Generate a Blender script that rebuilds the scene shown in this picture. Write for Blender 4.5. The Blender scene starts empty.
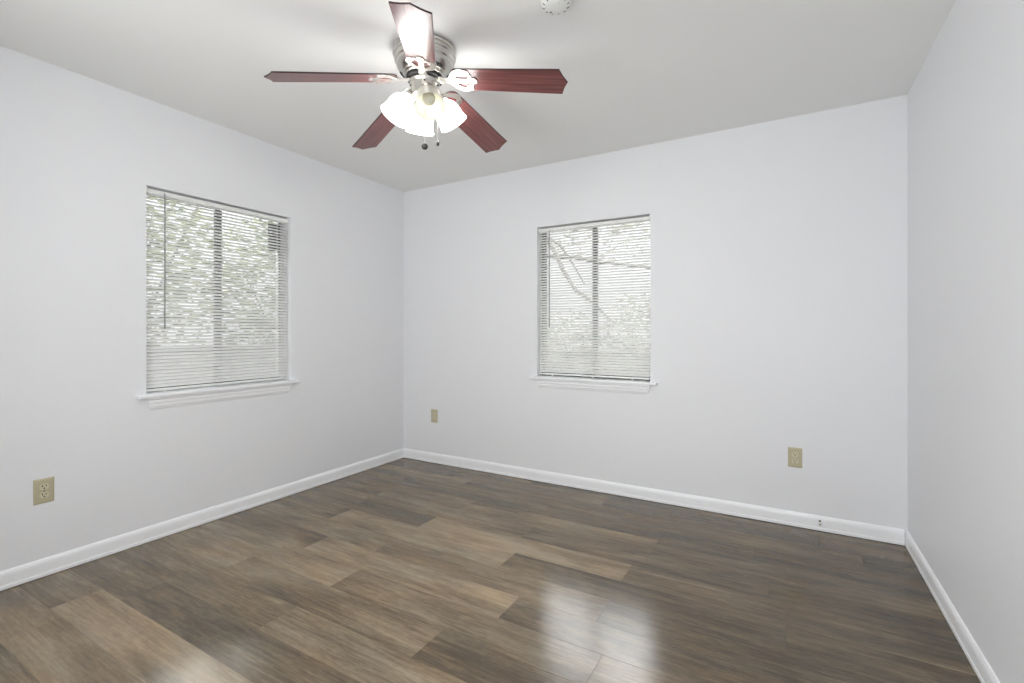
import bpy, bmesh, math, random
from mathutils import Vector, Matrix

random.seed(7)
S = bpy.context.scene
COL = S.collection

# ------------------------------------------------------------------ camera
cam_d = bpy.data.cameras.new('camera')
cam = bpy.data.objects.new('camera', cam_d)
COL.objects.link(cam)
cam.location = (0, 0, 1.1619)
cam.rotation_euler = (math.pi / 2, 0, 0.5224)
cam_d.sensor_width = 36
cam_d.lens = 36 * 476.73 / 1024
cam_d.shift_y = -10.48 / 1024
cam_d.clip_start = 0.02
S.camera = cam

# ------------------------------------------------------------------ world, lights, exposure
w = bpy.data.worlds.new('overcast_sky')
S.world = w
w.use_nodes = True
nt = w.node_tree
nt.nodes.clear()
wo = nt.nodes.new('ShaderNodeOutputWorld')
bg = nt.nodes.new('ShaderNodeBackground')
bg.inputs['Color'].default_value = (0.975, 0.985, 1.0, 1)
# overcast sky: dim and hazy along the horizon, bright higher up
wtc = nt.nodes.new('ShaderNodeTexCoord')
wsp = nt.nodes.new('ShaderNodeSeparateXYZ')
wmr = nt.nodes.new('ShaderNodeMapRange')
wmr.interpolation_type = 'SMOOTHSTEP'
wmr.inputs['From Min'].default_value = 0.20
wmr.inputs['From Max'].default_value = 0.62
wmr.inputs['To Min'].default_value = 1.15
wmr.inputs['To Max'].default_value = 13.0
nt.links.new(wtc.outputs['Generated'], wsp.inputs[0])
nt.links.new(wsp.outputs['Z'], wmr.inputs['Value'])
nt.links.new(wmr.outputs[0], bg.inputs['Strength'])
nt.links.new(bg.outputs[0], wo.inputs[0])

def area(name, loc, rot, sx, sy, power, color=(1, 1, 1), portal=False):
    l = bpy.data.lights.new(name, 'AREA')
    l.shape = 'RECTANGLE'
    l.size = sx
    l.size_y = sy
    l.energy = power
    l.color = color
    if portal:
        l.cycles.is_portal = True
    o = bpy.data.objects.new(name, l)
    o.location = loc
    o.rotation_euler = rot
    COL.objects.link(o)
    return o

XL, XR, YB, YF, H = -3.0488, 0.5673, 3.3010, -0.60, 2.44
# portals just outside the two window openings, pointing into the room
area('window_portal', (XL - 0.2, 1.707, 1.385), (0, -math.pi / 2, 0), 1.16, 0.88, 1, portal=True)
area('window_portal', (-1.243, YB + 0.2, 1.385), (-math.pi / 2, 0, 0), 0.87, 1.16, 1, portal=True)
# fill light added in the doorway behind the camera, standing in for bounced flash
area('doorway_fill', (0.0, YF - 0.05, 1.05), (math.pi / 2, 0, 0), 0.84, 1.9, 18, (0.98, 0.99, 1.0))
# second added fill, left part of the front wall; there is no window there
area('front_fill', (-1.6, YF + 0.3, 1.35), (math.pi / 2, 0, -0.42), 1.4, 1.7, 27, (0.97, 0.985, 1.0))

S.view_settings.view_transform = 'Standard'
S.view_settings.look = 'None'
S.view_settings.gamma = 1
S.view_settings.use_curve_mapping = False
S.view_settings.exposure = 0.30
S.cycles.use_denoising = True
S.cycles.max_bounces = 12
S.cycles.diffuse_bounces = 8
S.cycles.transparent_max_bounces = 16
S.cycles.sample_clamp_indirect = 6
S.cycles.caustics_reflective = False
S.cycles.caustics_refractive = False

# ------------------------------------------------------------------ materials
def mat(name, color, rough=0.5, metal=0.0, spec=0.5, bump=None, emit=None, aniso=0):
    m = bpy.data.materials.new(name)
    m.use_nodes = True
    n = m.node_tree.nodes
    L = m.node_tree.links
    b = n['Principled BSDF']
    b.inputs['Base Color'].default_value = (*color, 1)
    b.inputs['Roughness'].default_value = rough
    b.inputs['Metallic'].default_value = metal
    b.inputs['Specular IOR Level'].default_value = spec
    if aniso:
        b.inputs['Anisotropic'].default_value = aniso
    if emit:
        b.inputs['Emission Color'].default_value = (*emit[0], 1)
        b.inputs['Emission Strength'].default_value = emit[1]
    if bump:
        scale, strength, dist = bump
        tc = n.new('ShaderNodeTexCoord')
        no = n.new('ShaderNodeTexNoise')
        no.inputs['Scale'].default_value = scale
        no.inputs['Detail'].default_value = 4
        bu = n.new('ShaderNodeBump')
        bu.inputs['Strength'].default_value = strength
        bu.inputs['Distance'].default_value = dist
        L.new(tc.outputs['Object'], no.inputs['Vector'])
        L.new(no.outputs['Fac'], bu.inputs['Height'])
        L.new(bu.outputs[0], b.inputs['Normal'])
    return m

M = {}
M['wall'] = mat('wall_paint', (0.80, 0.81, 0.83), 0.45, spec=0.35, bump=(55, 0.12, 0.004))
M['ceiling'] = mat('ceiling_paint', (0.84, 0.842, 0.83), 0.85, spec=0.2, bump=(30, 0.15, 0.004))
M['trim'] = mat('trim_paint', (0.90, 0.91, 0.93), 0.3, spec=0.5, bump=(14, 0.06, 0.004))
M['caulk'] = mat('caulk', (0.72, 0.70, 0.64), 0.5)
M['nickel'] = mat('brushed_nickel', (0.62, 0.60, 0.56), 0.27, metal=1.0, aniso=0.4, bump=(8, 0.05, 0.004))
M['nickel_iron'] = mat('bright_nickel', (0.86, 0.83, 0.78), 0.3, metal=1.0)
M['dark'] = mat('dark_gap', (0.012, 0.012, 0.012), 0.6)
M['bronze'] = mat('bronze_aluminium', (0.055, 0.05, 0.045), 0.4, metal=0.3)
M['aluminium'] = mat('grey_aluminium', (0.62, 0.63, 0.63), 0.4, metal=0.2)
M['chain'] = mat('chain_metal', (0.55, 0.53, 0.5), 0.35, metal=1.0)
M['fob'] = mat('dark_fob', (0.035, 0.033, 0.03), 0.35)
M['beige'] = mat('almond_plastic', (0.50, 0.455, 0.31), 0.35)
M['beige_light'] = mat('almond_receptacle', (0.62, 0.575, 0.42), 0.35)
M['slot'] = mat('slot_dark', (0.03, 0.025, 0.02), 0.7)
M['white_plastic'] = mat('white_plastic', (0.80, 0.81, 0.79), 0.4)
M['grey_plastic'] = mat('grey_plastic', (0.2, 0.2, 0.2), 0.4)
M['wand'] = mat('wand_plastic', (0.30, 0.31, 0.31), 0.2)
M['fence'] = mat('fence_paint', (0.10, 0.10, 0.10), 0.6)
M['panel'] = mat('dark_panel', (0.02, 0.022, 0.022), 0.6)
M['bark'] = mat('bark', (0.10, 0.095, 0.085), 0.9, bump=(20, 0.5, 0.02))
M['grass'] = mat('grass', (0.12, 0.125, 0.105), 0.9, bump=(40, 0.5, 0.02))

# blinds: thin vinyl slats, a little translucent
def slat_material():
    m = bpy.data.materials.new('blind_slat')
    m.use_nodes = True
    n = m.node_tree.nodes
    L = m.node_tree.links
    b = n['Principled BSDF']
    b.inputs['Base Color'].default_value = (0.93, 0.93, 0.925, 1)
    b.inputs['Roughness'].default_value = 0.35
    t = n.new('ShaderNodeBsdfTranslucent')
    t.inputs['Color'].default_value = (0.95, 0.95, 0.93, 1)
    mx = n.new('ShaderNodeMixShader')
    mx.inputs[0].default_value = 0.24
    L.new(b.outputs[0], mx.inputs[1])
    L.new(t.outputs[0], mx.inputs[2])
    L.new(mx.outputs[0], n['Material Output'].inputs[0])
    return m
M['slat'] = slat_material()

def glass_material():
    m = bpy.data.materials.new('window_glass')
    m.use_nodes = True
    n = m.node_tree.nodes
    L = m.node_tree.links
    n.remove(n['Principled BSDF'])
    tr = n.new('ShaderNodeBsdfTransparent')
    tr.inputs['Color'].default_value = (0.95, 0.955, 0.95, 1)
    gl = n.new('ShaderNodeBsdfGlossy')
    gl.inputs['Roughness'].default_value = 0.03
    fr = n.new('ShaderNodeFresnel')
    fr.inputs['IOR'].default_value = 1.5
    mx = n.new('ShaderNodeMixShader')
    L.new(fr.outputs[0], mx.inputs[0])
    L.new(tr.outputs[0], mx.inputs[1])
    L.new(gl.outputs[0], mx.inputs[2])
    L.new(mx.outputs[0], n['Material Output'].inputs[0])
    return m
M['glass'] = glass_material()

def shade_material(name, emit):
    m = bpy.data.materials.new(name)
    m.use_nodes = True
    n = m.node_tree.nodes
    L = m.node_tree.links
    b = n['Principled BSDF']
    b.inputs['Base Color'].default_value = (0.88, 0.87, 0.80, 1)
    b.inputs['Roughness'].default_value = 0.22
    if emit:
        b.inputs['Emission Color'].default_value = (1.0, 0.99, 0.975, 1)
        b.inputs['Emission Strength'].default_value = emit
    else:
        t = n.new('ShaderNodeBsdfTranslucent')
        t.inputs['Color'].default_value = (0.85, 0.84, 0.77, 1)
        mx = n.new('ShaderNodeMixShader')
        mx.inputs[0].default_value = 0.35
        L.new(b.outputs[0], mx.inputs[1])
        L.new(t.outputs[0], mx.inputs[2])
        L.new(mx.outputs[0], n['Material Output'].inputs[0])
    return m
M['shade_lit'] = shade_material('lit_frosted_glass', 14.0)
M['shade_off'] = shade_material('frosted_glass', 0)
M['bulb_lit'] = shade_material('lit_bulb', 40.0)
M['bulb_off'] = mat('unlit_bulb', (0.62, 0.61, 0.52), 0.25)

def ramp(n, stops):
    r = n.new('ShaderNodeValToRGB')
    e = r.color_ramp.elements
    e[0].position, e[0].color = stops[0][0], (*stops[0][1], 1)
    e[1].position, e[1].color = stops[-1][0], (*stops[-1][1], 1)
    for p, c in stops[1:-1]:
        x = e.new(p)
        x.color = (*c, 1)
    return r

def blade_wood():
    m = bpy.data.materials.new('cherry_blade_wood')
    m.use_nodes = True
    n = m.node_tree.nodes
    L = m.node_tree.links
    b = n['Principled BSDF']
    uv = n.new('ShaderNodeUVMap')
    mp = n.new('ShaderNodeMapping')
    mp.inputs['Scale'].default_value = (2.0, 55.0, 1)
    no = n.new('ShaderNodeTexNoise')
    no.inputs['Scale'].default_value = 1.6
    no.inputs['Detail'].default_value = 7
    no.inputs['Distortion'].default_value = 0.6
    r = ramp(n, [(0.3, (0.095, 0.027, 0.026)), (0.52, (0.165, 0.052, 0.050)), (0.72, (0.25, 0.10, 0.09))])
    L.new(uv.outputs[0], mp.inputs[0])
    L.new(mp.outputs[0], no.inputs['Vector'])
    L.new(no.outputs['Fac'], r.inputs[0])
    L.new(r.outputs[0], b.inputs['Base Color'])
    b.inputs['Roughness'].default_value = 0.3
    b.inputs['Specular IOR Level'].default_value = 0.5
    b.inputs['Coat Weight'].default_value = 0.25
    b.inputs['Coat Roughness'].default_value = 0.28
    return m
M['blade'] = blade_wood()
M['blade_edge'] = mat('blade_edge', (0.03, 0.012, 0.012), 0.35)

def floor_wood():
    m = bpy.data.materials.new('floor_planks')
    m.use_nodes = True
    n = m.node_tree.nodes
    L = m.node_tree.links
    b = n['Principled BSDF']
    tc = n.new('ShaderNodeTexCoord')
    at = n.new('ShaderNodeAttribute')
    at.attribute_name = 'plank'
    off = n.new('ShaderNodeVectorMath')
    off.operation = 'MULTIPLY_ADD'
    off.inputs[1].default_value = (37, 37, 37)
    L.new(at.outputs['Color'], off.inputs[0])
    L.new(tc.outputs['Object'], off.inputs[2])
    sepc = n.new('ShaderNodeSeparateColor')
    L.new(at.outputs['Color'], sepc.inputs[0])

    def noise(scale, vec, detail, rough=0.55, dist=0.0):
        mp = n.new('ShaderNodeMapping')
        mp.inputs['Scale'].default_value = vec
        no = n.new('ShaderNodeTexNoise')
        no.inputs['Scale'].default_value = scale
        no.inputs['Detail'].default_value = detail
        no.inputs['Roughness'].default_value = rough
        no.inputs['Distortion'].default_value = dist
        L.new(off.outputs[0], mp.inputs[0])
        L.new(mp.outputs[0], no.inputs['Vector'])
        return no.outputs['Fac']

    def math_(op, a, b_, c=None):
        x = n.new('ShaderNodeMath')
        x.operation = op
        for i, v in enumerate((a, b_, c)):
            if v is None:
                continue
            if isinstance(v, (int, float)):
                x.inputs[i].default_value = v
            else:
                L.new(v, x.inputs[i])
        return x.outputs[0]

    broad = noise(1.0, (1.3, 6.0, 1), 4, 0.55, 0.8)
    streak = noise(1.0, (2.4, 34.0, 1), 6, 0.62, 0.5)
    grain = noise(1.0, (6.0, 110.0, 1), 6, 0.75, 0.2)
    fine = noise(1.0, (24.0, 70.0, 1), 4, 0.7, 0.2)
    blotch = noise(1.0, (2.6, 6.0, 1), 2, 0.5, 0.4)
    v = math_('MULTIPLY', broad, 0.80)
    v = math_('MULTIPLY_ADD', streak, 0.50, v)
    v = math_('MULTIPLY_ADD', grain, 0.60, v)
    v = math_('MULTIPLY_ADD', fine, 0.30, v)
    v = math_('MULTIPLY_ADD', sepc.outputs[0], 0.36, v)
    v = math_('MULTIPLY_ADD', v, 1.32, -1.175)
    r = ramp(n, [(0.0, (0.040, 0.031, 0.022)), (0.28, (0.074, 0.056, 0.038)), (0.50, (0.128, 0.098, 0.067)),
                 (0.70, (0.195, 0.152, 0.107)), (1.0, (0.29, 0.232, 0.168))])
    L.new(v, r.inputs[0])
    # cool and warm tints in large patches of the print
    r2 = ramp(n, [(0.35, (0.98, 1.0, 0.92)), (0.65, (1.10, 0.99, 0.78))])
    L.new(blotch, r2.inputs[0])
    mul = n.new('ShaderNodeMix')
    mul.data_type = 'RGBA'
    mul.blend_type = 'MULTIPLY'
    mul.inputs[0].default_value = 0.8
    L.new(r.outputs[0], mul.inputs[6])
    L.new(r2.outputs[0], mul.inputs[7])
    L.new(mul.outputs[2], b.inputs['Base Color'])
    rr = math_('MULTIPLY_ADD', grain, 0.10, 0.12)
    L.new(rr, b.inputs['Roughness'])
    b.inputs['Specular IOR Level'].default_value = 0.5
    bu = n.new('ShaderNodeBump')
    bu.inputs['Strength'].default_value = 0.12
    bu.inputs['Distance'].default_value = 0.002
    L.new(grain, bu.inputs['Height'])
    L.new(bu.outputs[0], b.inputs['Normal'])
    return m
M['floor'] = floor_wood()

def leaf_material(name, c1, c2):
    m = bpy.data.materials.new(name)
    m.use_nodes = True
    n = m.node_tree.nodes
    L = m.node_tree.links
    b = n['Principled BSDF']
    tc = n.new('ShaderNodeTexCoord')
    no = n.new('ShaderNodeTexNoise')
    no.inputs['Scale'].default_value = 3.5
    r = ramp(n, [(0.4, c1), (0.6, c2)])
    L.new(tc.outputs['Object'], no.inputs['Vector'])
    L.new(no.outputs['Fac'], r.inputs[0])
    L.new(r.outputs[0], b.inputs['Base Color'])
    b.inputs['Roughness'].default_value = 0.6
    t = n.new('ShaderNodeBsdfTranslucent')
    L.new(r.outputs[0], t.inputs['Color'])
    mx = n.new('ShaderNodeMixShader')
    mx.inputs[0].default_value = 0.35
    L.new(b.outputs[0], mx.inputs[1])
    L.new(t.outputs[0], mx.inputs[2])
    L.new(mx.outputs[0], n['Material Output'].inputs[0])
    return m
M['leaf'] = leaf_material('green_leaves', (0.08, 0.095, 0.07), (0.22, 0.23, 0.15))
M['leaf_grey'] = leaf_material('grey_leaves', (0.20, 0.20, 0.18), (0.30, 0.295, 0.255))

# ------------------------------------------------------------------ helpers
def link(name, me, m=None, parent=None, smooth=False):
    o = bpy.data.objects.new(name, me)
    COL.objects.link(o)
    if m is not None:
        for x in (m if isinstance(m, (list, tuple)) else [m]):
            me.materials.append(x)
    if smooth:
        for p in me.polygons:
            p.use_smooth = True
    if parent:
        o.parent = parent
    return o

def obj(name, bm, m=None, parent=None, smooth=False, normals=True):
    if normals:
        bmesh.ops.recalc_face_normals(bm, faces=bm.faces[:])
    me = bpy.data.meshes.new(name)
    bm.to_mesh(me)
    bm.free()
    return link(name, me, m, parent, smooth)

def thing(name, label, cat, loc=(0, 0, 0), rot=(0, 0, 0), group=None):
    o = bpy.data.objects.new(name, None)
    o.empty_display_size = 0.05
    COL.objects.link(o)
    o.location = loc
    o.rotation_euler = rot
    o['label'] = label
    o['category'] = cat
    if group:
        o['group'] = group
    return o

def structure(o, label=None, cat=None):
    o['kind'] = 'structure'
    if label:
        o['label'] = label
    if cat:
        o['category'] = cat
    return o

def box(bm, x0, x1, y0, y1, z0, z1, bev=0.0, mi=0):
    r = bmesh.ops.create_cube(bm, size=1)
    vs = r['verts']
    for v in vs:
        v.co = Vector(((x0 + x1) / 2 + v.co.x * (x1 - x0), (y0 + y1) / 2 + v.co.y * (y1 - y0), (z0 + z1) / 2 + v.co.z * (z1 - z0)))
    fs = list({f for v in vs for f in v.link_faces})
    if bev > 0:
        es = list({e for v in vs for e in v.link_edges})
        g = bmesh.ops.bevel(bm, geom=es + vs, offset=bev, segments=2, profile=0.5, affect='EDGES')
        fs = list(set(g['faces']) | {f for v in g['verts'] for f in v.link_faces})
    for f in fs:
        if f.is_valid:
            f.material_index = mi

def prism(bm, pts, fn, d0, d1, mi=0):
    """closed outline pts extruded between d0 and d1; fn(a, b, d) -> 3D"""
    A = [bm.verts.new(fn(a, b, d0)) for a, b in pts]
    B = [bm.verts.new(fn(a, b, d1)) for a, b in pts]
    n = len(pts)
    fs = [bm.faces.new(A[::-1]), bm.faces.new(B)]
    for i in range(n):
        fs.append(bm.faces.new((A[i], A[(i + 1) % n], B[(i + 1) % n], B[i])))
    for f in fs:
        f.material_index = mi

def lathe(bm, prof, seg=48, origin=(0, 0, 0), axis=(0, 0, 1), closed=False, mi=0):
    """prof: (radius, distance along axis)"""
    ax = Vector(axis).normalized()
    q = Vector((0, 0, 1)).rotation_difference(ax).to_matrix()
    o = Vector(origin)
    rings = []
    for r, a in prof:
        if r < 1e-6:
            rings.append([bm.verts.new(o + q @ Vector((0, 0, a)))])
        else:
            rings.append([bm.verts.new(o + q @ Vector((r * math.cos(t * 2 * math.pi / seg), r * math.sin(t * 2 * math.pi / seg), a))) for t in range(seg)])
    pairs = list(zip(rings, rings[1:]))
    if closed:
        pairs.append((rings[-1], rings[0]))
    for P, Q in pairs:
        for i in range(seg):
            j = (i + 1) % seg
            if len(P) == 1 and len(Q) == 1:
                continue
            if len(P) == 1:
                f = bm.faces.new((P[0], Q[i], Q[j]))
            elif len(Q) == 1:
                f = bm.faces.new((P[i], P[j], Q[0]))
            else:
                f = bm.faces.new((P[i], P[j], Q[j], Q[i]))
            f.material_index = mi

def tube(bm, pts, r, seg=8, caps=True, mi=0):
    pts = [Vector(p) for p in pts]
    rs = r if isinstance(r, (list, tuple)) else [r] * len(pts)
    rings = []
    up = Vector((0.13, 0.21, 0.97)).normalized()
    for i, p in enumerate(pts):
        d = (pts[min(i + 1, len(pts) - 1)] - pts[max(i - 1, 0)]).normalized()
        if abs(d.dot(up)) > 0.98:
            up = Vector((1, 0, 0))
        a = d.cross(up).normalized()
        b = d.cross(a).normalized()
        rings.append([bm.verts.new(p + (a * math.cos(t * 2 * math.pi / seg) + b * math.sin(t * 2 * math.pi / seg)) * rs[i]) for t in range(seg)])
    for P, Q in zip(rings, rings[1:]):
        for i in range(seg):
            f = bm.faces.new((P[i], P[(i + 1) % seg], Q[(i + 1) % seg], Q[i]))
            f.material_index = mi
    if caps:
        bm.faces.new(rings[0][::-1]).material_index = mi
        bm.faces.new(rings[-1]).material_index = mi

# ------------------------------------------------------------------ room shell
WZ0, WZ1 = 0.800, 1.965          # window openings, bottom and top
LY0, LY1 = 1.268, 2.147          # left-wall window, along y
BX0, BX1 = -1.676, -0.808        # back-wall window, along x
T = 0.15                         # wall thickness

def wall_with_hole(name, a0, a1, h0, h1, z0, z1, fn):
    """wall slab from a0 to a1 with a hole h0..h1 x z0..z1; fn(a, z, depth)"""
    bm = bmesh.new()
    A = [a0, h0, h1, a1]
    Z = [0, z0, z1, H]
    grid = {}
    for d in (0, 1):
        for i, a in enumerate(A):
            for j, z in enumerate(Z):
                grid[d, i, j] = bm.verts.new(fn(a, z, d * T))
    for d in (0, 1):
        for i in range(3):
            for j in range(3):
                if i == 1 and j == 1:
                    continue
                if z0 <= 0 and i == 1 and j == 0:
                    continue
                bm.faces.new((grid[d, i, j], grid[d, i + 1, j], grid[d, i + 1, j + 1], grid[d, i, j + 1]))
    def side(p, q):
        bm.faces.new((grid[0, p[0], p[1]], grid[0, q[0], q[1]], grid[1, q[0], q[1]], grid[1, p[0], p[1]]))
    for p, q in (((1, 1), (2, 1)), ((2, 1), (2, 2)), ((2, 2), (1, 2)), ((1, 2), (1, 1))):
        side(p, q)
    for i in range(3):
        side((i, 0), (i + 1, 0))
        side((i, 3), (i + 1, 3))
        side((0, i), (0, i + 1))
        side((3, i), (3, i + 1))
    return structure(obj(name, bm, M['wall']))

wall_with_hole('wall_left', YF - T, YB + T, LY0, LY1, WZ0, WZ1, lambda a, z, d: (XL - d, a, z))
wall_with_hole('wall_back', XL, XR, BX0, BX1, WZ0, WZ1, lambda a, z, d: (a, YB + d, z))
bm = bmesh.new()
box(bm, XR, XR + T, YF - T, YB + T, 0, H)
structure(obj('wall_right', bm, M['wall']))
# front wall with the open doorway the photograph is taken from
bm = bmesh.new()
box(bm, XL, -0.43, YF - T, YF, 0, H)
box(bm, -0.43, 0.43, YF - T, YF, 2.04, H)
box(bm, 0.43, XR, YF - T, YF, 0, H)
structure(obj('wall_front', bm, M['wall']))
bm = bmesh.new()
box(bm, XL - T, XR + T, YF - 1.6, YB + T, H, H + 0.1)
structure(obj('ceiling', bm, M['ceiling']))
# the hall behind the doorway
bm = bmesh.new()
box(bm, -1.2, XR + T, YF - 1.6, YF - 1.5, 0, H)
structure(obj('wall_hall', bm, M['wall']))
bm = bmesh.new()
box(bm, -1.2, -1.1, YF - 1.5, YF - T, 0, H)
structure(obj('wall_hall_side', bm, M['wall']))
bm = bmesh.new()
box(bm, XR, XR + T, YF - 1.5, YF - T, 0, H)
structure(obj('wall_hall_end', bm, M['wall']))

# floor: vinyl planks running along x, 0.176 m wide, about 1.23 m long
def make_floor():
    PW, PL = 0.176, 1.228
    known = {-1: -2.67, 0: -2.49, 1: -1.79, 2: -2.385, 3: -1.80, 4: -2.24, 5: -0.66, 6: -2.457, 7: -1.895,
             8: -2.525, 9: -0.617, 10: -1.372, 11: -2.12, 12: 0.151, 13: -1.7}
    tone = {(-1, -2.67): .85, (0, -2.49): .15, (0, -3.718): .35, (1, -3.018): .4, (1, -1.79): .6, (2, -2.385): .45, (2, -3.613): .7,
            (3, -3.028): .7, (3, -1.8): .25, (4, -3.468): .45, (4, -2.24): .75, (4, -1.012): .3, (5, -3.116): .5, (5, -1.888): .45,
            (6, -2.457): .9, (6, -3.685): .3, (7, -1.895): .85, (7, -3.123): .3, (8, -2.525): .55, (8, -1.297): .3, (6, -1.229): .3}
    # tone of each plank, 0 dark .. 1 light, where the photograph shows one clearly
    bm = bmesh.new()
    lay = bm.loops.layers.float_color.new('plank')
    rnd = random.Random(11)
    xa, xb = XL - 0.02, XR + 0.02
    k0 = -13
    g = 0.0005
    for k in range(k0, 14):
        y0 = 0.94 + PW * k
        y1 = min(y0 + PW, YB + 0.02)
        if k < -1:
            x = -3.0 + rnd.random() * PL
        else:
            x = known[k]
        while x > xa:
            x -= PL
        while x < xb:
            a, b = max(x, xa), min(x + PL, xb)
            if b - a > 0.01:
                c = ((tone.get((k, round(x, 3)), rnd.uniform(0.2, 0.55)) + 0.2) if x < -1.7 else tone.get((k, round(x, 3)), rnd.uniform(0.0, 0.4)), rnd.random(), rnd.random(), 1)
                top = [(a + g, y0 + g), (b - g, y0 + g), (b - g, y1 - g), (a + g, y1 - g)]
                out = [(a, y0), (b, y0), (b, y1), (a, y1)]
                V = [bm.verts.new((p, q, 0.0)) for p, q in top]
                W = [bm.verts.new((p, q, -0.0012)) for p, q in out]
                fs = [bm.faces.new(V)]
                for i in range(4):
                    j = (i + 1) % 4
                    fs.append(bm.faces.new((W[i], W[j], V[j], V[i])))
                for f in fs:
                    for l in f.loops:
                        l[lay] = c
            x += PL
    o = obj('floor', bm, M['floor'], normals=False)
    sub = bmesh.new()
    box(sub, XL - T, XR + T, YF - 1.6, YB + T, -0.12, -0.0015)
    s = obj('floor_base', sub, M['floor'], parent=o)
    return structure(o)
make_floor()

# baseboards: profile (distance from wall, height)
BP = [(0, 0.0028), (0.0125, 0.0028), (0.0125, 0.018), (0.0105, 0.021), (0.0105, 0.060), (0.0095, 0.070), (0.0065, 0.079), (0.003, 0.085), (0, 0.086)]
def baseboard(name, fn, d0, d1):
    bm = bmesh.new()
    prism(bm, BP, fn, d0, d1)
    o = obj(name, bm, M['trim'])
    return structure(o)
baseboard('baseboard_left', lambda a, z, d: (XL + a, d, z), YF, YB - 0.0002)
bb = baseboard('baseboard_back', lambda a, z, d: (d, YB - a, z), XL + 0.0135, XR - 0.0155)
baseboard('baseboard_right', lambda a, z, d: (XR - a, d, z), YF, YB - 0.0002)
baseboard('baseboard_front', lambda a, z, d: (d, YF + a, z), XL + 0.013, -0.44)
# small bare-metal cable stub in the back baseboard
cs = thing('cable_connector', 'small round metal cable connector set in the white baseboard of the back wall', 'connector', (0.168, YB - 0.0106, 0.043))
bm = bmesh.new()
lathe(bm, [(0.0, 0), (0.011, 0), (0.011, 0.002), (0.0085, 0.003), (0.0, 0.003)], 20, (0, 0, 0), (0, -1, 0))
obj('cover_ring', bm, M['white_plastic'], cs)
bm = bmesh.new()
lathe(bm, [(0.0065, 0.003), (0.0065, 0.006), (0.0045, 0.0062), (0.0045, 0.013), (0.0, 0.013)], 6, (0, 0, 0), (0, -1, 0))
obj('hex_nut', bm, M['nickel'], cs)
bm = bmesh.new()
lathe(bm, [(0.0, 0), (0.0052, 0), (0.0052, 0.0018), (0, 0.0018)], 12, (0.0, -0.003, 0.017), (0, -1, 0))
obj('hole', bm, M['slot'], cs)

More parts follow.
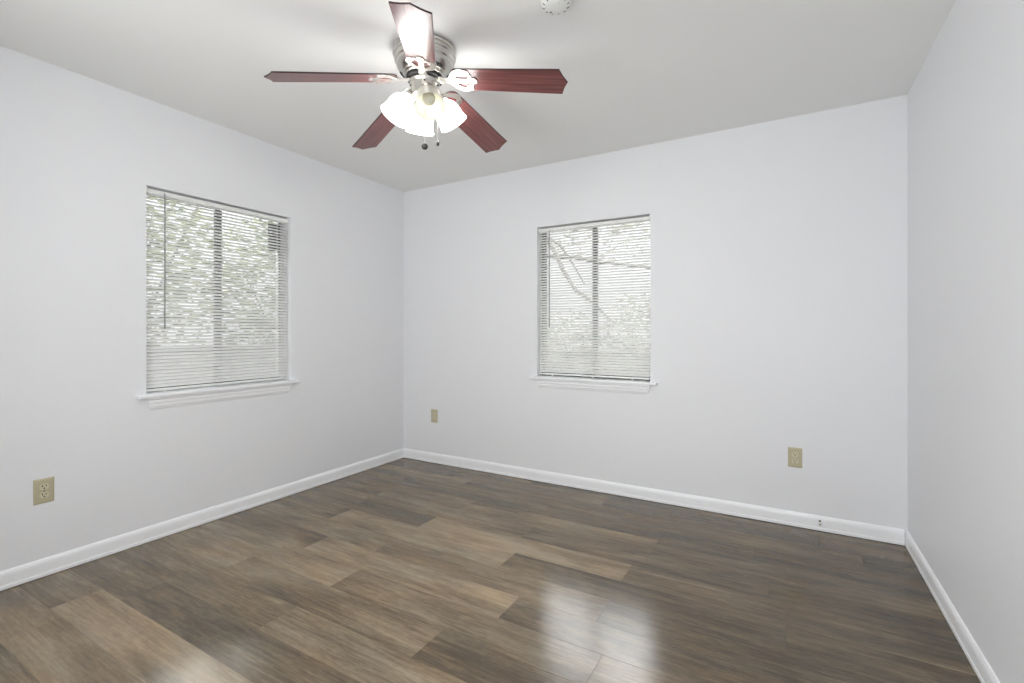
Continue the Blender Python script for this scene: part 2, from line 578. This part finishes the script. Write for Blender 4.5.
# ------------------------------------------------------------------ windows
def make_window(name, fn, a0, a1, frame_m):
    """fn(a, z, d): a along the wall, d>0 outward. Sliding bronze aluminium window."""
    root = bpy.data.objects.new(name, None)
    COL.objects.link(root)
    structure(root)
    c = fn((a0 + a1) / 2, WZ0, 0.1)
    root.location = c
    C = Vector(c)
    def P(b, part, m, smooth=False):
        for v in b.verts:
            v.co -= C
        return obj(part, b, m, root, smooth)
    def bx(b, p0, p1, z0, z1, d0, d1, bev=0.0):
        A = fn(p0, z0, d0)
        B = fn(p1, z1, d1)
        box(b, min(A[0], B[0]), max(A[0], B[0]), min(A[1], B[1]), max(A[1], B[1]), z0, z1, bev)
    # frame
    b = bmesh.new()
    fw = 0.016
    z0, z1 = WZ0 + 0.012, WZ1
    bx(b, a0, a1, z0, z0 + fw, 0.085, 0.145)
    bx(b, a0, a1, z1 - fw, z1, 0.085, 0.145)
    bx(b, a0, a0 + fw, z0 + fw, z1 - fw, 0.085, 0.145)
    bx(b, a1 - fw, a1, z0 + fw, z1 - fw, 0.085, 0.145)
    P(b, 'window_frame', frame_m)
    mid = (a0 + a1) / 2
    for k, (s0, s1, d0) in enumerate(((a0 + fw, mid + 0.016, 0.112), (mid - 0.016, a1 - fw, 0.094))):
        b = bmesh.new()
        sw = 0.016
        bx(b, s0, s1, z0 + fw, z0 + fw + sw, d0, d0 + 0.016)
        bx(b, s0, s1, z1 - fw - 0.010, z1 - fw, d0, d0 + 0.016)
        if k == 0:
            bx(b, s0, s0 + 0.005, z0 + fw + sw, z1 - fw - sw, d0, d0 + 0.016)
            bx(b, s1 - 0.032, s1, z0 + fw + sw, z1 - fw - sw, d0, d0 + 0.016)
        else:
            bx(b, s0, s0 + 0.032, z0 + fw + sw, z1 - fw - sw, d0, d0 + 0.016)
            bx(b, s1 - 0.005, s1, z0 + fw + sw, z1 - fw - sw, d0, d0 + 0.016)
        sash = P(b, 'sash', M['bronze'])
        b = bmesh.new()
        bx(b, s0 + 0.005, s1 - 0.005, z0 + fw + 0.01, z1 - fw - 0.01, d0 + 0.006, d0 + 0.009)
        for v in b.verts:
            v.co -= C
        obj('pane', b, M['glass'], sash)
    # stool (inner sill) with horns
    b = bmesh.new()
    e = 0.049
    pts = [(a0 - e, -0.039), (a0 - e, -0.0), (a0 - 0.0005, -0.0), (a0 - 0.0005, 0.084), (a1 + 0.0005, 0.084), (a1 + 0.0005, -0.0), (a1 + e, 0.0), (a1 + e, -0.039)]
    A = [b.verts.new(fn(a, 0.7955, d)) for a, d in pts]
    B = [b.verts.new(fn(a, 0.812, d)) for a, d in pts]
    b.faces.new(A[::-1])
    b.faces.new(B)
    for i in range(8):
        b.faces.new((A[i], A[(i + 1) % 8], B[(i + 1) % 8], B[i]))
    bmesh.ops.recalc_face_normals(b, faces=b.faces[:])
    ee = [x for x in b.edges if x.calc_length() > 0.3 or True]
    bmesh.ops.bevel(b, geom=ee, offset=0.003, segments=2, profile=0.5, affect='EDGES')
    P(b, 'window_sill', M['trim'])
    # apron, moulded, with returned ends
    b = bmesh.new()
    prof = [(0.0, 0.7955), (-0.020, 0.7955), (-0.020, 0.783), (-0.0165, 0.779), (-0.0165, 0.766), (-0.013, 0.757), (-0.012, 0.744), (-0.008, 0.736), (-0.006, 0.729), (0.0, 0.727)]
    L_, R_ = [], []
    for d, z in prof:
        k = (0.7955 - z) / 0.07 * 0.022
        L_.append(b.verts.new(fn(a0 - 0.004 + k, z, d)))
        R_.append(b.verts.new(fn(a1 + 0.004 - k, z, d)))
    n_ = len(prof)
    b.faces.new(L_[::-1])
    b.faces.new(R_)
    for i in range(n_):
        b.faces.new((L_[i], L_[(i + 1) % n_], R_[(i + 1) % n_], R_[i]))
    P(b, 'apron', M['trim'])
    return root

fnL = lambda a, z, d: (XL - d, a, z)
fnB = lambda a, z, d: (a, YB + d, z)
make_window('window_1', fnL, LY0, LY1, M['aluminium'])
make_window('window_2', fnB, BX0, BX1, M['bronze'])

# ------------------------------------------------------------------ mini blinds
def make_blind(label, fn, a0, a1, wand_a, plugs, ext, d_c=0.030):
    """fn(a, z, d). blind hangs in the opening"""
    c = Vector(fn((a0 + a1) / 2, WZ1 - 0.002, d_c))
    root = thing('mini_blind', label, 'blind', c, group=None)
    def P(b, part, m, smooth=False, parent=None):
        for v in b.verts:
            v.co -= c
        return obj(part, b, m, parent or root, smooth)
    def bx(b, p0, p1, z0, z1, d0, d1, bev=0.0):
        A = fn(p0, z0, d0)
        B = fn(p1, z1, d1)
        box(b, min(A[0], B[0]), max(A[0], B[0]), min(A[1], B[1]), max(A[1], B[1]), z0, z1, bev)
    m0, m1 = a0 + 0.007, a1 - 0.007
    b = bmesh.new()
    bx(b, m0, m1, 1.929, 1.954, d_c - 0.0125, d_c + 0.0125, 0.002)
    hr = P(b, 'headrail', M['white_plastic'])
    for a in (m0 + 0.001, m1 - 0.001):
        b = bmesh.new()
        bx(b, a - 0.004, a + 0.004, 1.929, 1.9645, d_c - 0.014, d_c + 0.014, 0.001)
        P(b, 'mounting_bracket', M['white_plastic'])
    # slats
    b = bmesh.new()
    n, top, pitch = 55, 1.9245, 0.01985
    tau = math.radians(38)
    for i in range(n):
        zc = top - i * pitch + random.uniform(-0.0004, 0.0004)
        tt = tau + random.uniform(-0.03, 0.03)
        prof = []
        K = 5
        for j in range(K):
            s = (j / (K - 1) - 0.5)
            prof.append((s * 0.025, 0.0016 * (1 - (2 * s) ** 2)))
        full = prof + [(p, q - 0.0004) for p, q in prof[::-1]]
        pts = []
        for p, q in full:
            d = p * math.cos(tt) - q * math.sin(tt)
            z = p * math.sin(tt) + q * math.cos(tt)
            pts.append((d_c + d, zc + z))
        A = [b.verts.new(fn(m0 + 0.002, z, d)) for d, z in pts]
        B = [b.verts.new(fn(m1 - 0.002, z, d)) for d, z in pts]
        m_ = len(pts)
        b.faces.new(A[::-1])
        b.faces.new(B)
        for k in range(m_):
            b.faces.new((A[k], A[(k + 1) % m_], B[(k + 1) % m_], B[k]))
    P(b, 'slats', M['slat'])
    zb = top - n * pitch - 0.002
    b = bmesh.new()
    bx(b, m0 + 0.002, m1 - 0.002, zb - 0.005, zb + 0.006, d_c - 0.0125, d_c + 0.0125, 0.003)
    br = P(b, 'bottom_rail', M['white_plastic'])
    for a in plugs:
        b = bmesh.new()
        lathe(b, [(0.006, 0.0), (0.006, 0.007), (0.004, 0.009), (0, 0.009)], 12, fn(a, zb - 0.004, d_c - 0.006), (0, 0, -1))
        P(b, 'cord_plug', M['white_plastic'], parent=root)
        b = bmesh.new()
        for dd in (-0.0133, 0.0133):
            tube(b, [fn(a, 1.931, d_c + dd), fn(a, zb, d_c + dd)], 0.0005, 5)
        P(b, 'ladder_cord', M['white_plastic'])
    # tilt wand
    b = bmesh.new()
    x, z0, z1 = wand_a
    tube(b, [fn(x, z0 + 0.012, d_c - 0.015), fn(x, z0, d_c - 0.022)], 0.0015, 6)
    tube(b, [fn(x, z0, d_c - 0.022), fn(x, z1 + 0.02, d_c - 0.020)], 0.0042, 6)
    tube(b, [fn(x, z1 + 0.02, d_c - 0.020), fn(x, z1, d_c - 0.020)], [0.0042, 0.0055], 6)
    P(b, 'tilt_wand', M['wand'])
    return root

make_blind('white horizontal mini blind lowered over the window in the left wall', fnL, LY0, LY1, (1.362, 1.935, 1.175),
           (LY0 + 0.10, (LY0 + LY1) / 2 - 0.03, LY1 - 0.14), 1)
make_blind('white horizontal mini blind lowered over the window in the back wall', fnB, BX0, BX1, (-1.576, 1.925, 1.19),
           (BX0 + 0.12, (BX0 + BX1) / 2 + 0.01, BX1 - 0.13), -1)

# dark panel on the far upper corner of the left window, against the outside of the glass
pr = thing('dark_panel', 'small dark panel against the glass behind the blind, upper right corner of the left window', 'panel', (XL - 0.132, 2.096, 1.835))
bm = bmesh.new()
box(bm, -0.003, 0.003, -0.032, 0.032, -0.099, 0.099, 0.001)
obj('panel_face', bm, M['panel'], pr)

# ------------------------------------------------------------------ outlets
def make_outlet(label, loc, rz, proto=None):
    root = thing('wall_outlet', label, 'outlet', loc, (0, 0, rz), 'duplex wall outlets low on the walls')
    if proto:
        for ch in list(proto.children):
            c = ch.copy()
            COL.objects.link(c)
            c.parent = root
            for g in ch.children:
                d = g.copy()
                COL.objects.link(d)
                d.parent = c
        return root
    # plate in the local xz plane, room side is -y
    b = bmesh.new()
    w_, h_ = 0.0365, 0.0585
    out = [(-w_, -h_), (w_, -h_), (w_, h_), (-w_, h_)]
    inn = [(-w_ + .006, -h_ + .006), (w_ - .006, -h_ + .006), (w_ - .006, h_ - .006), (-w_ + .006, h_ - .006)]
    A = [b.verts.new((x, 0, z)) for x, z in out]
    B = [b.verts.new((x, -0.0025, z)) for x, z in out]
    C_ = [b.verts.new((x, -0.006, z)) for x, z in inn]
    b.faces.new(A)
    b.faces.new(C_)
    for P, Q in ((A, B), (B, C_)):
        for i in range(4):
            b.faces.new((P[i], P[(i + 1) % 4], Q[(i + 1) % 4], Q[i]))
    obj('cover_plate', b, M['beige'], root)
    for s in (-1, 1):
        b = bmesh.new()
        pts = []
        zc = s * 0.0195
        for t in range(32):
            a = t * 2 * math.pi / 32
            x, z = 0.0172 * math.cos(a), 0.0172 * math.sin(a)
            z = max(-0.0135, min(0.0135, z))
            pts.append((x, zc + z))
        prism(b, pts, lambda x, z, d: (x, d, z), -0.004, -0.0085)
        rc = obj('receptacle', b, M['beige_light'], root)
        b = bmesh.new()
        box(b, -0.0082, -0.0048, -0.0092, -0.008, zc + 0.000, zc + 0.0095)
        box(b, 0.0048, 0.0082, -0.0092, -0.008, zc + 0.001, zc + 0.0085)
        pts = [(0.0031 * math.cos(t * math.pi / 6), zc - 0.0068 + 0.0031 * math.sin(t * math.pi / 6)) for t in range(12)]
        prism(b, pts, lambda x, z, d: (x, d, z), -0.008, -0.0092)
        obj('socket_slots', b, M['slot'], rc)
    b = bmesh.new()
    lathe(b, [(0.0036, 0.0055), (0.0034, 0.0072), (0.0, 0.0076)], 16, (0, 0, 0), (0, -1, 0))
    obj('screw', b, M['nickel'], root)
    return root

ol = make_outlet('beige duplex wall outlet on the left wall, below and left of the window', (XL, 0.850, 0.406), math.pi / 2)
make_outlet('beige duplex wall outlet on the back wall beside the left room corner', (-2.689, YB, 0.415), 0, ol)
make_outlet('beige duplex wall outlet on the back wall, right of the window', (0.044, YB, 0.409), 0, ol)

# ------------------------------------------------------------------ smoke detector
sd = thing('smoke_detector', 'round white smoke detector on the ceiling beside the fan', 'smoke detector', (-0.765, 1.666, H))
bm = bmesh.new()
lathe(bm, [(0.0, 0), (0.062, 0), (0.062, 0.006), (0.058, 0.009)], 40, axis=(0, 0, -1))
obj('mounting_plate', bm, M['white_plastic'], sd, smooth=False)
bm = bmesh.new()
lathe(bm, [(0.058, 0.007), (0.0575, 0.020), (0.051, 0.031), (0.041, 0.036), (0.020, 0.038), (0, 0.038)], 40, axis=(0, 0, -1))
obj('cover', bm, M['white_plastic'], sd, smooth=True)
for k in range(12):
    bm = bmesh.new()
    a = k * math.pi / 6 + 0.2
    r0, r1 = 0.044, 0.052
    t = Vector((-math.sin(a), math.cos(a), 0))
    p0 = Vector((math.cos(a) * r0, math.sin(a) * r0, -0.0352))
    p1 = Vector((math.cos(a) * r1, math.sin(a) * r1, -0.0303))
    tube(bm, [p0, p1], 0.0022, 6)
    obj('vent_slot', bm, M['grey_plastic'], sd)
bm = bmesh.new()
lathe(bm, [(0.009, 0.037), (0.009, 0.040), (0, 0.0405)], 16, (0.012, -0.018, 0), (0, 0, -1))
obj('test_button', bm, M['white_plastic'], sd)
bm = bmesh.new()
lathe(bm, [(0.0035, 0.036), (0.0035, 0.0385), (0, 0.039)], 10, (-0.03, 0.018, 0), (0, 0, -1))
obj('indicator_light', bm, M['fob'], sd)

# ------------------------------------------------------------------ ceiling fan
FX, FY = -1.4267, 1.6813
FZ = 2.3108
fan = thing('ceiling_fan', 'brushed nickel ceiling fan with five cherry wood blades and four glass light shades', 'ceiling fan', (FX, FY, H))
def zz(z):
    return H - z         # distance below the ceiling
bm = bmesh.new()
prof = [(0.0, 0.0), (0.139, 0.0), (0.143, 0.004), (0.143, 0.010), (0.138, 0.014), (0.138, 0.018), (0.144, 0.023), (0.145, 0.034),
        (0.141, 0.040), (0.137, 0.042), (0.139, 0.047), (0.1385, 0.058), (0.134, 0.066), (0.130, 0.068), (0.131, 0.073), (0.127, 0.084),
        (0.119, 0.095), (0.108, 0.106), (0.098, 0.114), (0.094, 0.116), (0.092, 0.124), (0.0, 0.124)]
lathe(bm, [(r * 0.975, a) for r, a in prof], 72, axis=(0, 0, -1))
mh = obj('motor_housing', bm, M['nickel'], fan, smooth=True)
for k in range(5):
    a = math.radians(234.1 + 36) + k * 2 * math.pi / 5
    for j in range(6):
        bm = bmesh.new()
        aa = a + (j - 2.5) * 0.09
        c0 = Vector((math.cos(aa) * 0.1115, math.sin(aa) * 0.1115, -0.101))
        c1 = Vector((math.cos(aa) * 0.1015, math.sin(aa) * 0.1015, -0.1095))
        tube(bm, [c0, c1], 0.0035, 6)
        obj('cooling_slot', bm, M['dark'], mh)
bm = bmesh.new()
lathe(bm, [(0.0, 0.118), (0.080, 0.118), (0.082, 0.122), (0.082, 0.138), (0.076, 0.142), (0, 0.142)], 56, axis=(0, 0, -1))
obj('flywheel', bm, M['dark'], fan, smooth=False)

PITCH, CONE, TX, TY, PH = -0.232, 0.1748, 0.0429, 0.007, 4.0859
def bpos(k, r, s, t=0.0):
    a = PH + k * 2 * math.pi / 5
    er = Vector((math.cos(a), math.sin(a), 0))
    et = Vector((-math.sin(a), math.cos(a), 0))
    up = Vector((0, 0, 1))
    P = er * r + et * (s * math.cos(PITCH)) + up * (s * math.sin(PITCH) - CONE * r)
    nrm = (er + up * -CONE).cross(et * math.cos(PITCH) + up * math.sin(PITCH)).normalized()
    P = P + nrm * t
    P.z += P.x * TX + P.y * TY
    return P + Vector((0, 0, FZ - H))

def blade_outline():
    w0, w1, R0, R1, ins = 0.128 / 2, 0.1437 / 2, 0.128, 0.65, 0.0296
    pts = []
    rr = 0.040
    for t in range(0, 7):                      # corner on -s side
        a = math.pi + math.pi / 2 * t / 6
        pts.append((R0 + rr + rr * math.cos(a), -w0 + rr + rr * math.sin(a)))
    pts += [(R1 - ins, -w1)]
    for q in (0.25, 0.5, 0.75):               # slightly waisted point
        pts.append((R1 - ins + ins * q - 0.003 * math.sin(q * math.pi), -w1 * (1 - q)))
    pts += [(R1, 0)]
    for q in (0.75, 0.5, 0.25):
        pts.append((R1 - ins + ins * q - 0.003 * math.sin(q * math.pi), w1 * (1 - q)))
    pts += [(R1 - ins, w1)]
    for t in range(0, 7):
        a = math.pi / 2 + math.pi / 2 * t / 6
        pts.append((R0 + rr + rr * math.cos(a), w0 - rr + rr * math.sin(a)))
    return pts

def shrink(pts, d):
    c = Vector((sum(p[0] for p in pts) / len(pts), sum(p[1] for p in pts) / len(pts)))
    out = []
    n = len(pts)
    for i, p in enumerate(pts):
        a, b = Vector(pts[i - 1]), Vector(pts[(i + 1) % n])
        t = (b - a).normalized()
        out.append((p[0] - t.y * d, p[1] + t.x * d))
    return out

for k in range(5):
    bm = bmesh.new()
    uvl = bm.loops.layers.uv.new('UVMap')
    pts = blade_outline()
    inner = shrink(pts, 0.0022)
    n = len(pts)
    lv = {}
    def ring(P, t):
        vs = []
        for r, s in P:
            v = bm.verts.new(bpos(k, r, s, t))
            lv[v] = (r, s)
            vs.append(v)
        return vs
    A = ring(inner, -0.003)
    B = ring(pts, -0.0012)
    C = ring(pts, 0.0012)
    D = ring(inner, 0.003)
    fs = [bm.faces.new(A), bm.faces.new(D[::-1])]
    for P, Q in ((A, B), (B, C), (C, D)):
        for i in range(n):
            j = (i + 1) % n
            f = bm.faces.new((P[i], P[j], Q[j], Q[i]))
            f.material_index = 1
    for f in bm.faces:
        for l in f.loops:
            r, s = lv[l.vert]
            l[uvl].uv = (r + k * 1.7, s + k * 0.37)
    obj('fan_blade', bm, [M['blade'], M['blade_edge']], fan)
    # ornate bracket (blade iron) below the root of the blade
    bm = bmesh.new()
    T0, T1 = -0.0035, -0.0085
    f3 = lambda a, b, d: bpos(k, a, b, d)
    def strip(path, hw):
        """flat bar of half width hw (or list) along (r, s) path"""
        Lp, Rp = [], []
        m = len(path)
        hws = hw if isinstance(hw, list) else [hw] * m
        for i in range(m):
            a, b = Vector(path[max(i - 1, 0)]), Vector(path[min(i + 1, m - 1)])
            t = (b - a).normalized()
            Lp.append((path[i][0] - t.y * hws[i], path[i][1] + t.x * hws[i]))
            Rp.append((path[i][0] + t.y * hws[i], path[i][1] - t.x * hws[i]))
        for i in range(m - 1):
            prism(bm, [Lp[i], Lp[i + 1], Rp[i + 1], Rp[i]], f3, T0, T1)
    def disc(r, s, rad, h=0.0):
        prism(bm, [(r + rad * math.cos(t * math.pi / 8), s + rad * math.sin(t * math.pi / 8)) for t in range(16)], f3, T0, T1 - h)
    # arm out of the flywheel
    strip([(0.072, 0), (0.10, 0), (0.135, 0)], [0.020, 0.016, 0.014])
    strip([(0.135, 0), (0.17, 0), (0.21, 0), (0.236, 0)], [0.014, 0.011, 0.010, 0.008])
    disc(0.233, 0, 0.016)
    for s in (-1, 1):
        path = []
        for q in range(13):
            t = q / 12
            r = 0.128 + 0.078 * t
            ss = s * (0.012 + 0.042 * math.sin(min(1.0, t * 1.35) * math.pi / 2) - 0.010 * max(0, t - 0.75) * 4)
            path.append((r, ss))
        strip(path, [0.0095 + 0.003 * math.sin(i / 12 * math.pi) for i in range(13)])
        disc(path[-1][0], path[-1][1], 0.0155)
        # inner scroll joining lobe and centre bar
        path = []
        for q in range(9):
            t = q / 8
            path.append((0.206 + 0.016 * math.sin(t * math.pi), s * (0.043 - 0.038 * t)))
        strip(path, 0.0055)
    iron = obj('blade_iron', bm, M['nickel_iron'], fan, normals=True)
    for (r, s) in ((0.233, 0), (0.205, 0.044), (0.205, -0.044)):
        bm = bmesh.new()
        prism(bm, [(r + 0.0052 * math.cos(t * math.pi / 5), s + 0.0052 * math.sin(t * math.pi / 5)) for t in range(10)], f3, T1 + 0.0005, T1 - 0.002)
        obj('screw', bm, M['chain'], iron)

# switch housing and light-kit fitter
bm = bmesh.new()
lathe(bm, [(0, 0.140), (0.066, 0.140), (0.069, 0.146), (0.069, 0.153), (0.064, 0.157), (0.0625, 0.162), (0.0625, 0.205), (0.064, 0.208),
           (0.064, 0.214), (0.058, 0.222), (0.046, 0.234), (0.030, 0.242), (0.012, 0.246), (0.009, 0.256), (0.0, 0.258)], 56, axis=(0, 0, -1))
obj('switch_housing', bm, M['nickel'], fan, smooth=True)
for a in (0.3, 2.0, 3.9, 5.4):
    bm = bmesh.new()
    tube(bm, [(math.cos(a) * 0.0615, math.sin(a) * 0.0615, -0.168), (math.cos(a) * 0.0665, math.sin(a) * 0.0665, -0.168)], 0.004, 10)
    obj('set_screw', bm, M['fob'], fan)

prof_o = [(0.0265, 0.000), (0.028, 0.010), (0.036, 0.020), (0.048, 0.032), (0.0565, 0.048), (0.060, 0.066), (0.0615, 0.086), (0.0635, 0.104), (0.068, 0.120), (0.069, 0.124)]
prof_o = [(r * 0.97 if i > 1 else r, a * 0.97) for i, (r, a) in enumerate(prof_o)]
prof_i = [(r - 0.003, a) for r, a in prof_o[::-1]]
for q, (az, lit) in enumerate(((320, False), (50, True), (140, True), (230, True))):
    a = math.radians(az)
    e = Vector((math.cos(a), math.sin(a), 0))
    tilt = lambda P: Vector((P.x, P.y, P.z + P.x * TX + P.y * TY))
    N = tilt(e * 0.072 + Vector((0, 0, 2.222 - H)))
    Mo = tilt(e * 0.138 + Vector((0, 0, 2.116 - H)))
    ax = (Mo - N).normalized()
    bm = bmesh.new()
    tube(bm, [e * 0.035 + Vector((0, 0, -0.205)), e * 0.052 + Vector((0, 0, -0.204)), N - ax * 0.022, N - ax * 0.008], [0.013, 0.013, 0.015, 0.017], 16)
    lathe(bm, [(0, -0.022), (0.017, -0.022), (0.028, -0.012), (0.031, -0.002), (0.031, 0.010), (0.0285, 0.010), (0.0285, -0.002), (0, -0.004)], 32, N, ax)
    obj('shade_holder', bm, M['nickel'], fan, smooth=True)
    bm = bmesh.new()
    lathe(bm, prof_o + prof_i, 48, N, ax, closed=True)
    sh = obj('light_shade', bm, M['shade_lit'] if lit else M['shade_off'], fan, smooth=True)
    bm = bmesh.new()
    lathe(bm, [(0.0, 0.0), (0.013, 0.0), (0.0135, 0.020), (0.019, 0.034), (0.026, 0.050), (0.028, 0.062), (0.025, 0.076), (0.016, 0.086), (0.0, 0.090)], 28, N, ax)
    obj('light_bulb', bm, M['bulb_lit'] if lit else M['bulb_off'], sh, smooth=True)

# pull chains
def pull_chain(x0, y0, x1, y1, zt, zb, kind):
    bm = bmesh.new()
    n = int((zt - zb) / 0.0045)
    for i in range(n):
        z = zt - i * 0.0045
        t = min(1, i / 8)
        bmesh.ops.create_icosphere(bm, subdivisions=1, radius=0.0015, matrix=Matrix.Translation((x0 + (x1 - x0) * t, y0 + (y1 - y0) * t, z - H)))
    tube(bm, [(x0, y0, zt - H), (x1, y1, zt - 0.036 - H), (x1, y1, zb - H)], 0.0006, 5)
    ch = obj('pull_chain', bm, M['chain'], fan)
    bm = bmesh.new()
    if kind == 'disc':
        lathe(bm, [(0, -0.006), (0.008, -0.005), (0.0135, -0.002), (0.0135, 0.002), (0.008, 0.005), (0, 0.006)], 24, (x1, y1, zb - 0.013 - H), (0.42, -0.72, -0.4))
    else:
        lathe(bm, [(0, 0.0), (0.0025, 0.001), (0.005, 0.006), (0.007, 0.016), (0.006, 0.024), (0, 0.028)], 14, (x1, y1, zb - H), (0, 0, -1))
    obj('chain_fob', bm, M['fob'], ch, smooth=True)
# camera-side directions at the fan: right (.867,.499), toward camera (.499,-.867)
pull_chain(0.046, -0.048, 0.050, -0.058, 2.265, 1.985, 'disc')
pull_chain(0.058, 0.020, 0.052, 0.030, 2.265, 2.030, 'fob')

# ------------------------------------------------------------------ outdoors
bm = bmesh.new()
box(bm, -14, 6, -4, 16, -0.45, -0.35)
structure(obj('ground', bm, M['grass']))

def leaves(n, c, rad, size, rnd, hollow=0.5):
    bm = bmesh.new()
    for i in range(n):
        while True:
            p = Vector((rnd.uniform(-1, 1), rnd.uniform(-1, 1), rnd.uniform(-1, 1)))
            if hollow < p.length <= 1:
                break
        p = Vector((p.x * rad[0], p.y * rad[1], p.z * rad[2]))
        q = Matrix.Rotation(rnd.uniform(0, 6.28), 3, 'Z') @ Matrix.Rotation(rnd.uniform(-1.3, 1.3), 3, 'X')
        s = size * rnd.uniform(0.6, 1.3)
        vs = [bm.verts.new(Vector(c) + p + q @ Vector(v)) for v in ((-s, 0, 0), (-0.2 * s, -0.42 * s, 0.1 * s), (s, 0, 0), (-0.2 * s, 0.42 * s, 0.1 * s))]
        bm.faces.new(vs)
    return bm

def bush(name, label, cat, loc, rad, n, size, m, trunk_h, seed, hollow=0.4, group=None):
    rnd = random.Random(seed)
    t = thing(name, label, cat, (loc[0], loc[1], -0.35), group=group)
    cz = loc[2] + 0.35
    obj('foliage', leaves(n, (0, 0, cz), rad, size, rnd, hollow), m, t, normals=False)
    bm = bmesh.new()
    tube(bm, [(0, 0, -0.02), (0.05, 0.03, cz * 0.5), (0, 0.02, cz)], [0.07, 0.05, 0.03], 8)
    for k in range(9):
        a = k * 2.39996
        e = Vector((math.cos(a) * rad[0] * 0.8, math.sin(a) * rad[1] * 0.8, cz + rad[2] * rnd.uniform(-0.5, 0.8)))
        s0 = Vector((0.02, 0.02, cz * rnd.uniform(0.4, 0.9)))
        tube(bm, [s0, (s0 + e) / 2 + Vector((0, 0, 0.08)), e], [0.028, 0.017, 0.008], 6)
    obj('branches', bm, M['bark'], t)
    return t

bush('leafy_tree', 'green leafy tree outside the left window, seen through its left half', 'tree', (-7.3, 2.75, 1.9), (1.1, 1.2, 1.5), 3000, 0.07, M['leaf'], 1, 3)
bush('leafy_tree', 'green leafy tree outside the left window, seen through its right half', 'tree', (-7.6, 5.1, 1.8), (1.1, 1.13, 1.5), 3200, 0.07, M['leaf'], 1, 5)
bush('garden_shrub', 'pale grey-green shrub low outside the back window, seen through its left half', 'shrub', (-3.55, 8.4, 0.75), (0.7, 0.7, 0.85), 1500, 0.06, M['leaf_grey'], 1, 8)
bush('garden_shrub', 'pale grey-green shrub low outside the back window, seen through its right half', 'shrub', (-2.15, 7.9, 0.85), (0.68, 0.65, 0.95), 1700, 0.06, M['leaf_grey'], 1, 9)

# bare-limbed tree outside the back window
bt = thing('bare_tree', 'tree with bare crooked limbs crossing outside the back window', 'tree', (-3.9, 6.2, -0.35))
o0 = Vector((-3.9, 6.2, -0.35))
def rel(pts):
    return [Vector(p) - o0 for p in pts]
bm = bmesh.new()
tube(bm, rel([(-3.9, 6.2, -0.37), (-3.86, 6.2, 0.8), (-3.8, 6.2, 1.8), (-3.7, 6.15, 2.7), (-3.75, 6.2, 3.6)]), [0.15, 0.12, 0.10, 0.08, 0.04], 10)
obj('trunk', bm, M['bark'], bt)
for pts, rs in (([(-3.72, 6.15, 2.65), (-3.3, 6.05, 2.75), (-2.99, 6.0, 2.55), (-2.88, 6.0, 2.43), (-2.75, 6.0, 2.21), (-2.65, 6.0, 2.0), (-2.47, 6.0, 1.72), (-2.23, 6.0, 1.55), (-1.96, 6.0, 1.28)], [0.05, 0.04, 0.035, 0.032, 0.03, 0.03, 0.026, 0.022, 0.012]),
                ([(-3.78, 6.2, 2.1), (-3.26, 6.2, 2.29), (-3.02, 6.2, 2.24), (-2.56, 6.2, 2.19), (-2.19, 6.2, 2.10), (-1.46, 6.2, 1.97)], [0.05, 0.04, 0.035, 0.03, 0.028, 0.018]),
                ([(-2.95, 6.03, 2.5), (-2.74, 6.1, 2.36), (-2.56, 6.1, 2.11), (-2.37, 6.1, 1.79)], [0.02, 0.018, 0.015, 0.008])):
    bm = bmesh.new()
    tube(bm, rel(pts), rs, 8)
    obj('limb', bm, M['bark'], bt)
rnd = random.Random(21)
bm = leaves(260, Vector((-2.0, 6.15, 2.45)) - o0, (1.0, 0.3, 0.35), 0.06, rnd, 0)
o_ = obj('foliage', bm, M['leaf_grey'], bt, normals=False)

# grey board fences
def fence(label, p0, p1, top):
    p0, p1 = Vector(p0), Vector(p1)
    L_ = (p1 - p0).length
    ang = math.atan2((p1 - p0).y, (p1 - p0).x)
    t = thing('board_fence', label, 'fence', (p0.x, p0.y, -0.35), (0, 0, ang))
    hgt = top + 0.35
    bm = bmesh.new()
    x = 0
    while x < L_:
        box(bm, x + 0.002, x + 0.138, 0, 0.018, 0.02, hgt - 0.05, 0.002)
        x += 0.14
    obj('boards', bm, M['fence'], t)
    bm = bmesh.new()
    box(bm, 0, L_, -0.035, 0.055, hgt - 0.05, hgt, 0.004)
    obj('cap_rail', bm, M['fence'], t)
    for i in range(int(L_ / 1.8) + 1):
        bm = bmesh.new()
        box(bm, i * 1.8 - 0.045, i * 1.8 + 0.045, 0.02, 0.11, -0.02, hgt - 0.055, 0.004)
        obj('post', bm, M['fence'], t)
fence('grey board fence outside the left window', (-5.8, 0.2, 0), (-5.8, 8.0, 0), 0.985)
fence('grey board fence outside the back window', (-6.5, 9.6, 0), (1.0, 9.6, 0), 0.75)
